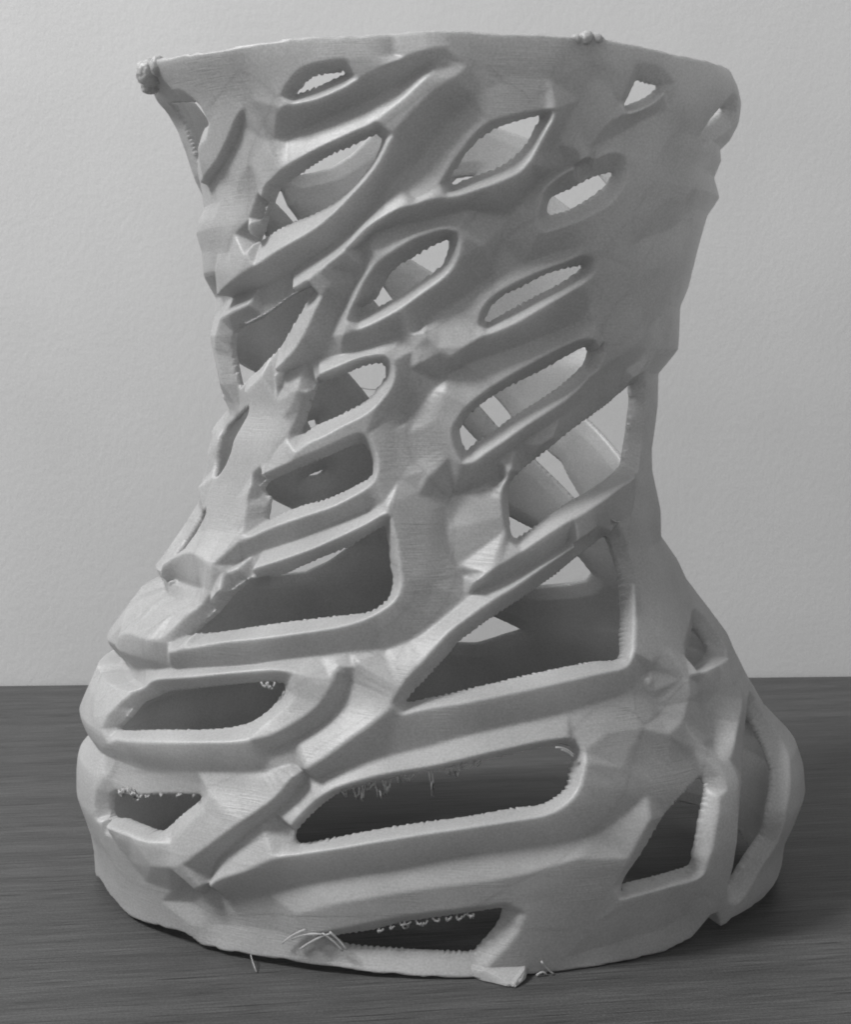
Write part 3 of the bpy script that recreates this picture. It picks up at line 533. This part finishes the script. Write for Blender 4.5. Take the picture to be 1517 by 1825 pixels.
# the nozzle leaves small teeth along the edges that lie across the layers
teeth = (.15 + .11 * np.sin(PHI * 37 + ZZ * .9) * np.sin(ZZ * .6 + PHI * 11)) * np.sin(2 * math.pi * PHI * SCALE(zrow)[:, None] / 1.25 + 2.2 * np.sin(ZZ / 5 + PHI * 9)) + .07 * np.sin(PHI * 210 + ZZ * 3)
teeth = teeth * np.where((phid < 5) & (phid > -185), 1., .35)[None]
F = np.where(F > -3, F + teeth * np.clip(1 - np.abs(F) / 2.5, 0, 1), F)
ztop = wrap_interp(phid, RIM + [(10, 210), (90, 211.5), (160, 211.5)])
ztop = ztop + .10 * np.interp(phid, np.arange(-190, 180, 2), rng.normal(size=185))
zbot = wrap_interp(phid, [(a, max(b, .3)) for a, b in BASE] + FARBOT)
zbot = zbot + .15 * np.interp(phid, np.arange(-190, 180, 1.5), rng.normal(size=247))
F = np.maximum(F, ZZ - ztop[None]); F = np.maximum(F, zbot[None] - ZZ)

# print layers: edges step from layer to layer
m = (NR // 2) * 2
Fq = F.copy()
avg = (F[0:m:2] + F[1:m:2]) / 2
Fq[0:m:2] = avg; Fq[1:m:2] = avg
F = .4 * F + .6 * Fq

# ------------------------------------------------------------------ relief of the strands (mm off the base surface)
K = 75.
EDGE, FLAT = -1.8, 1.2
verts, hs, edges = [], [], []
def add_curve(c, h, closed, taper=''):
    n0 = len(verts)
    steps = np.hypot(np.diff(c[:, 0]) * K, np.diff(c[:, 1]))
    s = np.concatenate([[0], np.cumsum(steps)])
    for a, q in zip(c, s):
        k = 1
        if 's' in taper: k = min(k, q / 5.)
        if 'e' in taper: k = min(k, (s[-1] - q) / 5.)
        verts.append(Vector((a[0] * K, a[1]))); hs.append(FLAT + (h - FLAT) * k)
    n = len(c)
    for i in range(n - 1):
        edges.append((n0 + i, n0 + i + 1))
    if closed:
        edges.append((n0 + n - 1, n0))
for c in hole_curves:
    add_curve(c, EDGE, True)
for name, (h, pts, taper) in LINES.items():
    add_curve(spline(pts, False, 1.5), h, False, taper)
add_curve(spline([(a, b - .2) for a, b in RIM], False, 2), 1.2, False)
add_curve(spline([(a, max(b, .3) + .2) for a, b in BASE], False, 2), 1.2, False)
for a in np.arange(-205, 26, 5):
    for b in (-6, 220):
        verts.append(Vector((math.radians(a) * K, b))); hs.append(FLAT)
for b in np.arange(-6, 221, 6):
    for a in (-205, 25):
        verts.append(Vector((math.radians(a) * K, float(b)))); hs.append(FLAT)
# level ground between the features: a rim round every opening and a loose grid of points
pts_now = np.array([(v.x, v.y) for v in verts])
def add_level(cands, reach, h):
    global pts_now
    for q in cands:
        if any((q[0] - math.radians(a) * K) ** 2 + (q[1] - b) ** 2 < r_ * r_ for a, b, r_ in CLEAR):
            continue                                   # clean facets stay plane between their edges
        if ((pts_now - q) ** 2).sum(1).min() > reach ** 2:
            verts.append(Vector(q)); hs.append(h)
            pts_now = np.vstack([pts_now, q])
LEVEL = FLAT
for c in hole_curves:
    p = c * (K, 1); a = np.roll(p, -1, 0) - np.roll(p, 1, 0)
    a /= np.maximum(np.linalg.norm(a, axis=1, keepdims=True), 1e-9)
    area = np.sum(p[:, 0] * np.roll(p[:, 1], -1) - np.roll(p[:, 0], -1) * p[:, 1])
    out_n = np.stack([a[:, 1], -a[:, 0]], -1) * (1 if area > 0 else -1)
    ring = p + out_n * 3.4
    add_level(ring[ring[:, 0] > math.radians(-152) * K], 3.0, LEVEL)
gx, gy = np.meshgrid(np.arange(-203, 24, 3.2), np.arange(2, 210, 4.))
add_level(np.stack([np.radians(gx.ravel()) * K, gy.ravel()], -1), 5.0, LEVEL)
ov, oe, of, orig_v, orig_e, orig_f = geometry.delaunay_2d_cdt(verts, edges, [], 0, 1e-4)
hs = np.array(hs)
V = np.array([(v.x, v.y) for v in ov])
src = np.array([(v.x, v.y) for v in verts])
hv = np.zeros(len(V))
for i, o_ in enumerate(orig_v):
    if len(o_):
        hv[i] = min(hs[list(o_)], key=lambda q: q)
    else:
        hv[i] = hs[((src - V[i]) ** 2).sum(1).argmin()]
Hf = np.full((NR, NC), np.nan)
PX = phi * K
for tri in of:
    a, b, c = V[list(tri)]
    lo = np.minimum(np.minimum(a, b), c); hi = np.maximum(np.maximum(a, b), c)
    c0 = np.searchsorted(PX[:len(front)], lo[0]); c1 = np.searchsorted(PX[:len(front)], hi[0], 'right')
    r0 = np.searchsorted(zrow, lo[1]); r1 = np.searchsorted(zrow, hi[1], 'right')
    if c1 <= c0 or r1 <= r0: continue
    x = PX[None, c0:c1]; y = zrow[r0:r1, None]
    det = (b[1]-c[1])*(a[0]-c[0]) + (c[0]-b[0])*(a[1]-c[1])
    if abs(det) < 1e-9: continue
    l1 = ((b[1]-c[1])*(x-c[0]) + (c[0]-b[0])*(y-c[1])) / det
    l2 = ((c[1]-a[1])*(x-c[0]) + (a[0]-c[0])*(y-c[1])) / det
    l3 = 1 - l1 - l2
    ok = (l1 >= -1e-6) & (l2 >= -1e-6) & (l3 >= -1e-6)
    val = l1*hv[tri[0]] + l2*hv[tri[1]] + l3*hv[tri[2]]
    sub = Hf[r0:r1, c0:c1]
    sub[ok] = val[ok]
bevel = EDGE + (FLAT - EDGE) * np.clip(-F / 4., 0, 1)
w = np.clip((np.minimum(phid + 190, 10 - phid)) / 12., 0, 1)[None]
Hh = np.where(np.isnan(Hf), bevel, Hf)
Hh = w * Hh + (1 - w) * bevel
def blur(a, s):
    n = int(3 * s) + 1
    k = np.exp(-.5 * (np.arange(-n, n + 1) / s) ** 2); k /= k.sum()
    a = np.apply_along_axis(lambda v: np.convolve(np.pad(v, n, mode='edge'), k, 'valid'), 0, a)
    return np.apply_along_axis(lambda v: np.convolve(np.pad(v, n, mode='wrap'), k, 'valid'), 1, a)
Hh = blur(Hh, 1.05)
INNER = -3.2

# ------------------------------------------------------------------ cut the sheet along the field and give it thickness
F[np.abs(F) < 2e-3] = -2e-3
idx = np.arange(NR * NC).reshape(NR, NC)
A = idx[:-1, :]; B_ = np.roll(idx, -1, 1)[:-1, :]; C_ = np.roll(idx, -1, 1)[1:, :]; D_ = idx[1:, :]
f = F.ravel()
cells = np.stack([A, B_, C_, D_], -1).reshape(-1, 4)
neg = f[cells] < 0
full = cells[neg.all(1)]
mixed = cells[neg.any(1) & ~neg.all(1)]
tris = np.concatenate([mixed[:, [0, 1, 2]], mixed[:, [0, 2, 3]]])
tn = f[tris] < 0
quads = [full]; trs = [tris[tn.all(1)]]
ekeys = []; jobs = []
# one solid corner
for k in range(3):
    o = [k, (k + 1) % 3, (k + 2) % 3]
    s = tris[tn[:, o[0]] & ~tn[:, o[1]] & ~tn[:, o[2]]][:, o]
    jobs.append(('one', s))
    s2 = tris[~tn[:, o[0]] & tn[:, o[1]] & tn[:, o[2]]][:, o]
    jobs.append(('two', s2))
def ekey(a, b):
    return np.minimum(a, b).astype(np.int64) * (NR * NC) + np.maximum(a, b)
allk = np.concatenate([np.concatenate([ekey(s[:, 0], s[:, 1]), ekey(s[:, 0], s[:, 2])]) for _, s in jobs])
uk = np.unique(allk)
ea = (uk // (NR * NC)).astype(int); eb = (uk % (NR * NC)).astype(int)
t = f[ea] / (f[ea] - f[eb])
base = NR * NC
def eid(a, b):
    return base + np.searchsorted(uk, ekey(a, b))
rim_edges = []
for kind, s in jobs:
    p = eid(s[:, 0], s[:, 1]); q = eid(s[:, 0], s[:, 2])
    if kind == 'one':
        trs.append(np.stack([s[:, 0], p, q], -1)); rim_edges.append(np.stack([p, q], -1))
    else:
        quads.append(np.stack([p, s[:, 1], s[:, 2], q], -1)); rim_edges.append(np.stack([q, p], -1))
quads = np.concatenate(quads); trs = np.concatenate(trs); rim_edges = np.concatenate(rim_edges)

def lerp(arr):
    arr = arr.reshape(NR * NC, -1)
    return np.concatenate([arr, arr[ea] + (arr[eb] - arr[ea]) * t[:, None]])
Pm = lerp(G); Nm = lerp(NRM); Hm = lerp(Hh)[:, 0]; Dm = -lerp(F)[:, 0]
Nm /= np.linalg.norm(Nm, axis=1, keepdims=True)
r = .55
dd = np.clip(Dm, 0, r)
lip = r - np.sqrt(np.maximum(r * r - (r - dd) ** 2, 0))
lip = np.minimum(lip, .5)
outer = (Pm + Nm * (Hm - lip)[:, None]) / 1000
swell = .9 * np.clip(Dm / 4., 0, 1)                # the strands are a little fuller along their middle
inner = (Pm + Nm * (INNER + lip - swell)[:, None]) / 1000
used = np.unique(np.concatenate([quads.ravel(), trs.ravel()]))
remap = np.full(len(Pm), -1); remap[used] = np.arange(len(used)); n = len(used)
qo = remap[quads]; to = remap[trs]; re = remap[rim_edges]
co = np.concatenate([outer[used], inner[used]])
faces4 = np.concatenate([qo, (qo + n)[:, ::-1], np.stack([re[:, 1], re[:, 0], re[:, 0] + n, re[:, 1] + n], -1)])
faces3 = np.concatenate([to, (to + n)[:, ::-1]])
co[:, 2] = np.maximum(co[:, 2], .0003)

cast = bpy.data.objects.new('printed_ankle_brace', None)
COL.objects.link(cast)
cast['label'] = 'pale grey 3D-printed plastic ankle brace of woven diagonal strands standing on the table'
cast['category'] = 'ankle brace'

# vertex normals of the whole skin, so that neighbouring parts meet without a visible seam
def vertex_normals(co, f4, f3):
    n = np.zeros((len(co), 3))
    d1 = co[f4[:, 2]] - co[f4[:, 0]]; d2 = co[f4[:, 3]] - co[f4[:, 1]]
    nq = np.cross(d1, d2)
    nt = np.cross(co[f3[:, 1]] - co[f3[:, 0]], co[f3[:, 2]] - co[f3[:, 0]])
    for f, nn in ((f4, nq), (f3, nt)):
        for k in range(f.shape[1]):
            for ax in range(3):
                n[:, ax] += np.bincount(f[:, k], nn[:, ax], len(co))
    return n / np.maximum(np.linalg.norm(n, axis=1, keepdims=True), 1e-12)
VN = vertex_normals(co, faces4, faces3)

# which strand of the weave each face belongs to
par = np.concatenate([np.stack([PHI.ravel(), ZZ.ravel()], -1)[used[used < base]],
                      np.stack([(PHI.ravel()[ea] + t * ((PHI.ravel()[eb] - PHI.ravel()[ea] + math.pi) % (2*math.pi) - math.pi)),
                                ZZ.ravel()[ea] + t * (ZZ.ravel()[eb] - ZZ.ravel()[ea])], -1)[used[used >= base] - base]])
best = np.full(n, 1e9); owner = np.zeros(n, int)
part_names = []
for ci, (nm, pts) in enumerate(CENTRES):
    c = spline(pts, False, 3.0); part_names.append(nm)
    for a, b in zip(c[:-1], c[1:]):
        e = (b - a) * (K, 1); w_ = (par - a) * (K, 1)
        u = np.clip((w_ @ e) / max(e @ e, 1e-9), 0, 1)
        d = ((w_ - u[:, None] * e) ** 2).sum(1)
        m_ = d < best
        best[m_] = d[m_]; owner[m_] = ci
rear = (par[:, 0] > math.radians(6)) | (par[:, 0] < math.radians(-187))
owner[rear] = len(part_names); part_names.append('rear_lattice')
owner2 = np.concatenate([owner, owner])
own4 = owner2[faces4[:, 0]]; own3 = owner2[faces3[:, 0]]

def fast_mesh(name, co, nor, f4, f3, mat):
    ids = np.unique(np.concatenate([f4.ravel(), f3.ravel()]))
    mp = np.zeros(len(co), int); mp[ids] = np.arange(len(ids))
    f4 = mp[f4]; f3 = mp[f3]; c = co[ids]
    me = bpy.data.meshes.new(name)
    me.vertices.add(len(c)); me.vertices.foreach_set('co', c.astype(np.float32).ravel())
    me.loops.add(len(f4) * 4 + len(f3) * 3)
    me.loops.foreach_set('vertex_index', np.concatenate([f4.ravel(), f3.ravel()]).astype(np.int32))
    me.polygons.add(len(f4) + len(f3))
    starts = np.concatenate([np.arange(len(f4)) * 4, len(f4) * 4 + np.arange(len(f3)) * 3])
    me.polygons.foreach_set('loop_start', starts.astype(np.int32))
    me.polygons.foreach_set('use_smooth', np.ones(len(starts), bool))
    me.materials.append(mat)
    me.update(calc_edges=True)
    me.normals_split_custom_set_from_vertices(nor[ids].astype(np.float32))
    return me

def part(name, me):
    o = bpy.data.objects.new(name, me)
    COL.objects.link(o)
    o.parent = cast
    return o
for ci, nm in enumerate(part_names):
    a4 = faces4[own4 == ci]; a3 = faces3[own3 == ci]
    if len(a4) + len(a3) == 0: continue
    part(nm, fast_mesh(nm, co, VN, a4, a3, PLASTIC))
print('TRIS', len(faces4) * 2 + len(faces3))

# ------------------------------------------------------------------ loose strings, blobs and the foot of the print
def surf_point(deg, z, h):
    p = math.radians(deg)
    e = 1e-3
    P0 = SURF(p, z); a = SOFT(p + e, z) - SOFT(p - e, z); b = SOFT(p, z + .3) - SOFT(p, z - .3)
    nn = np.cross(a, b); nn /= np.linalg.norm(nn); a = a / np.linalg.norm(a)
    return (P0 + nn * h) / 1000, nn, a

def tube(paths, rad, sides=6):
    vs, fs = [], []
    for path in paths:
        path = [np.array(p) for p in path]
        n0 = len(vs)
        for i, p in enumerate(path):
            tng = path[min(i + 1, len(path) - 1)] - path[max(i - 1, 0)]
            tng = tng / max(np.linalg.norm(tng), 1e-9)
            ref = np.array((0, 0, 1.)) if abs(tng[2]) < .9 else np.array((1., 0, 0))
            u = np.cross(tng, ref); u /= np.linalg.norm(u); v = np.cross(tng, u)
            rr = rad * (.9 + .3 * rng.random())
            for k in range(sides):
                a = 2 * math.pi * k / sides
                vs.append(p + rr * (math.cos(a) * u + math.sin(a) * v))
        for i in range(len(path) - 1):
            for k in range(sides):
                k2 = (k + 1) % sides
                fs.append((n0 + i*sides + k, n0 + i*sides + k2, n0 + (i+1)*sides + k2, n0 + (i+1)*sides + k))
        fs.append(tuple(n0 + k for k in range(sides))[::-1])
        m0 = n0 + (len(path) - 1) * sides
        fs.append(tuple(m0 + k for k in range(sides)))
    return vs, fs

for deg, z, ln, wd in LOOPS:
    p, nn, ax = surf_point(deg, z + .3, .2)
    sway = rng.normal() * .6; wd *= rng.uniform(.5, 1.7)
    path = []
    for u in np.linspace(0, 1, 15):
        a = math.pi * u
        off = ax * (-math.cos(a) * wd / 2 * (1 - .25 * math.sin(a)) + sway * math.sin(a)) \
            + nn * (math.sin(a) * .4 * rng.normal(1, .15)) + np.array((0, 0, -1.)) * math.sin(a) ** .8 * ln * (rng.uniform(.25, .8) if z < 22 else rng.uniform(.7, 1.8))
        path.append(p + off / 1000)
    v, f_ = tube([path], .00019 + .00009 * rng.random())
    mesh_object('loose_string', v, f_, PLASTIC, cast)
pts = [surf_point(a, b, -1.0) for a, b in CLUMP]
for q in range(4):
    path = []
    for (p, nn, ax) in pts:
        for s_ in range(3):
            path.append(p + (ax * (rng.normal() * .5 + s_ * .4) + nn * rng.normal() * .5 + np.array((0, 0, 1)) * rng.normal() * .6) / 1000)
    v, f_ = tube([path], .00026)
    mesh_object('loose_string', v, f_, PLASTIC, cast)
for fr in FRAYS:
    q = [surf_point(a, max(b, .4), 1.9)[0] for a, b in fr]
    path = [(1 - u) ** 2 * q[0] + 2 * u * (1 - u) * q[1] + u * u * q[2] for u in np.linspace(0, 1, 9)]
    v, f_ = tube([path], .00024)
    mesh_object('loose_string', v, f_, PLASTIC, cast)
p0 = surf_point(*THREAD[0], -2)[0]; p1 = surf_point(*THREAD[1], -2)[0]
v, f_ = tube([[p0 + (p1 - p0) * u + np.array((0, 0, -.0006)) * math.sin(math.pi * u) for u in np.linspace(0, 1, 12)]], .00009)
mesh_object('loose_string', v, f_, PLASTIC, cast)
v, f_ = tube([[(-.0412 + .0022 * u * u, .2755 - .0075 * u, .0012 + .0012 * math.sin(u * 3.1) - .0008 * u) for u in np.linspace(0, 1, 9)]], .00013)
mesh_object('loose_string', v, f_, PLASTIC, cast)

def lumps(name, items, parent):
    """a melted drip of plastic: overlapping uneven swellings"""
    import bmesh
    from mathutils import noise as mn
    bm = bmesh.new()
    for d_, z_, r_ in items:
        c = Vector(surf_point(d_, z_, .0)[0])
        res = bmesh.ops.create_icosphere(bm, subdivisions=5, radius=r_ / 1000)
        for vtx in res['verts']:
            q = c + vtx.co
            vtx.co = c + vtx.co * (1 + .16 * mn.noise(q * 500) + .07 * mn.noise(q * 1300))
    me = bpy.data.meshes.new(name); bm.to_mesh(me); bm.free()
    me.polygons.foreach_set('use_smooth', np.ones(len(me.polygons), bool))
    me.materials.append(PLASTIC)
    o = bpy.data.objects.new(name, me); COL.objects.link(o); o.parent = parent
    return o
lumps('melted_blob', KNOBS[:3], cast)
lumps('melted_blob', KNOBS[3:6], cast)

# the small flat tab that the front of the base stands on
def tab_mesh():
    import bmesh
    bm = bmesh.new()
    outline = [(.0092, .2682), (.0098, .2660), (.0112, .2650), (.0131, .2641), (.0150, .2634), (.0168, .2625), (.0181, .2618), (.0193, .2612),
               (.0201, .2617), (.0214, .2620), (.0223, .2634), (.0229, .2652), (.0240, .2682)]
    lower = [bm.verts.new((x, y, .0003)) for x, y in outline]
    upper = [bm.verts.new((x + (.0178 - x) * .06, y + (.2668 - y) * .10, .0008 + min(.0022, max(0, y - .2612) * .6) + rng.normal() * .00012)) for x, y in outline]
    k = len(outline)
    bm.faces.new(lower[::-1]); bm.faces.new(upper)
    for i in range(k):
        bm.faces.new((lower[i], lower[(i + 1) % k], upper[(i + 1) % k], upper[i]))
    bmesh.ops.bevel(bm, geom=[e for e in bm.edges if len(e.link_faces) == 2], offset=.00045, segments=2, affect='EDGES')
    me = bpy.data.meshes.new('foot_tab'); bm.to_mesh(me); bm.free()
    me.materials.append(PLASTIC)
    return me
part('foot_tab', tab_mesh())
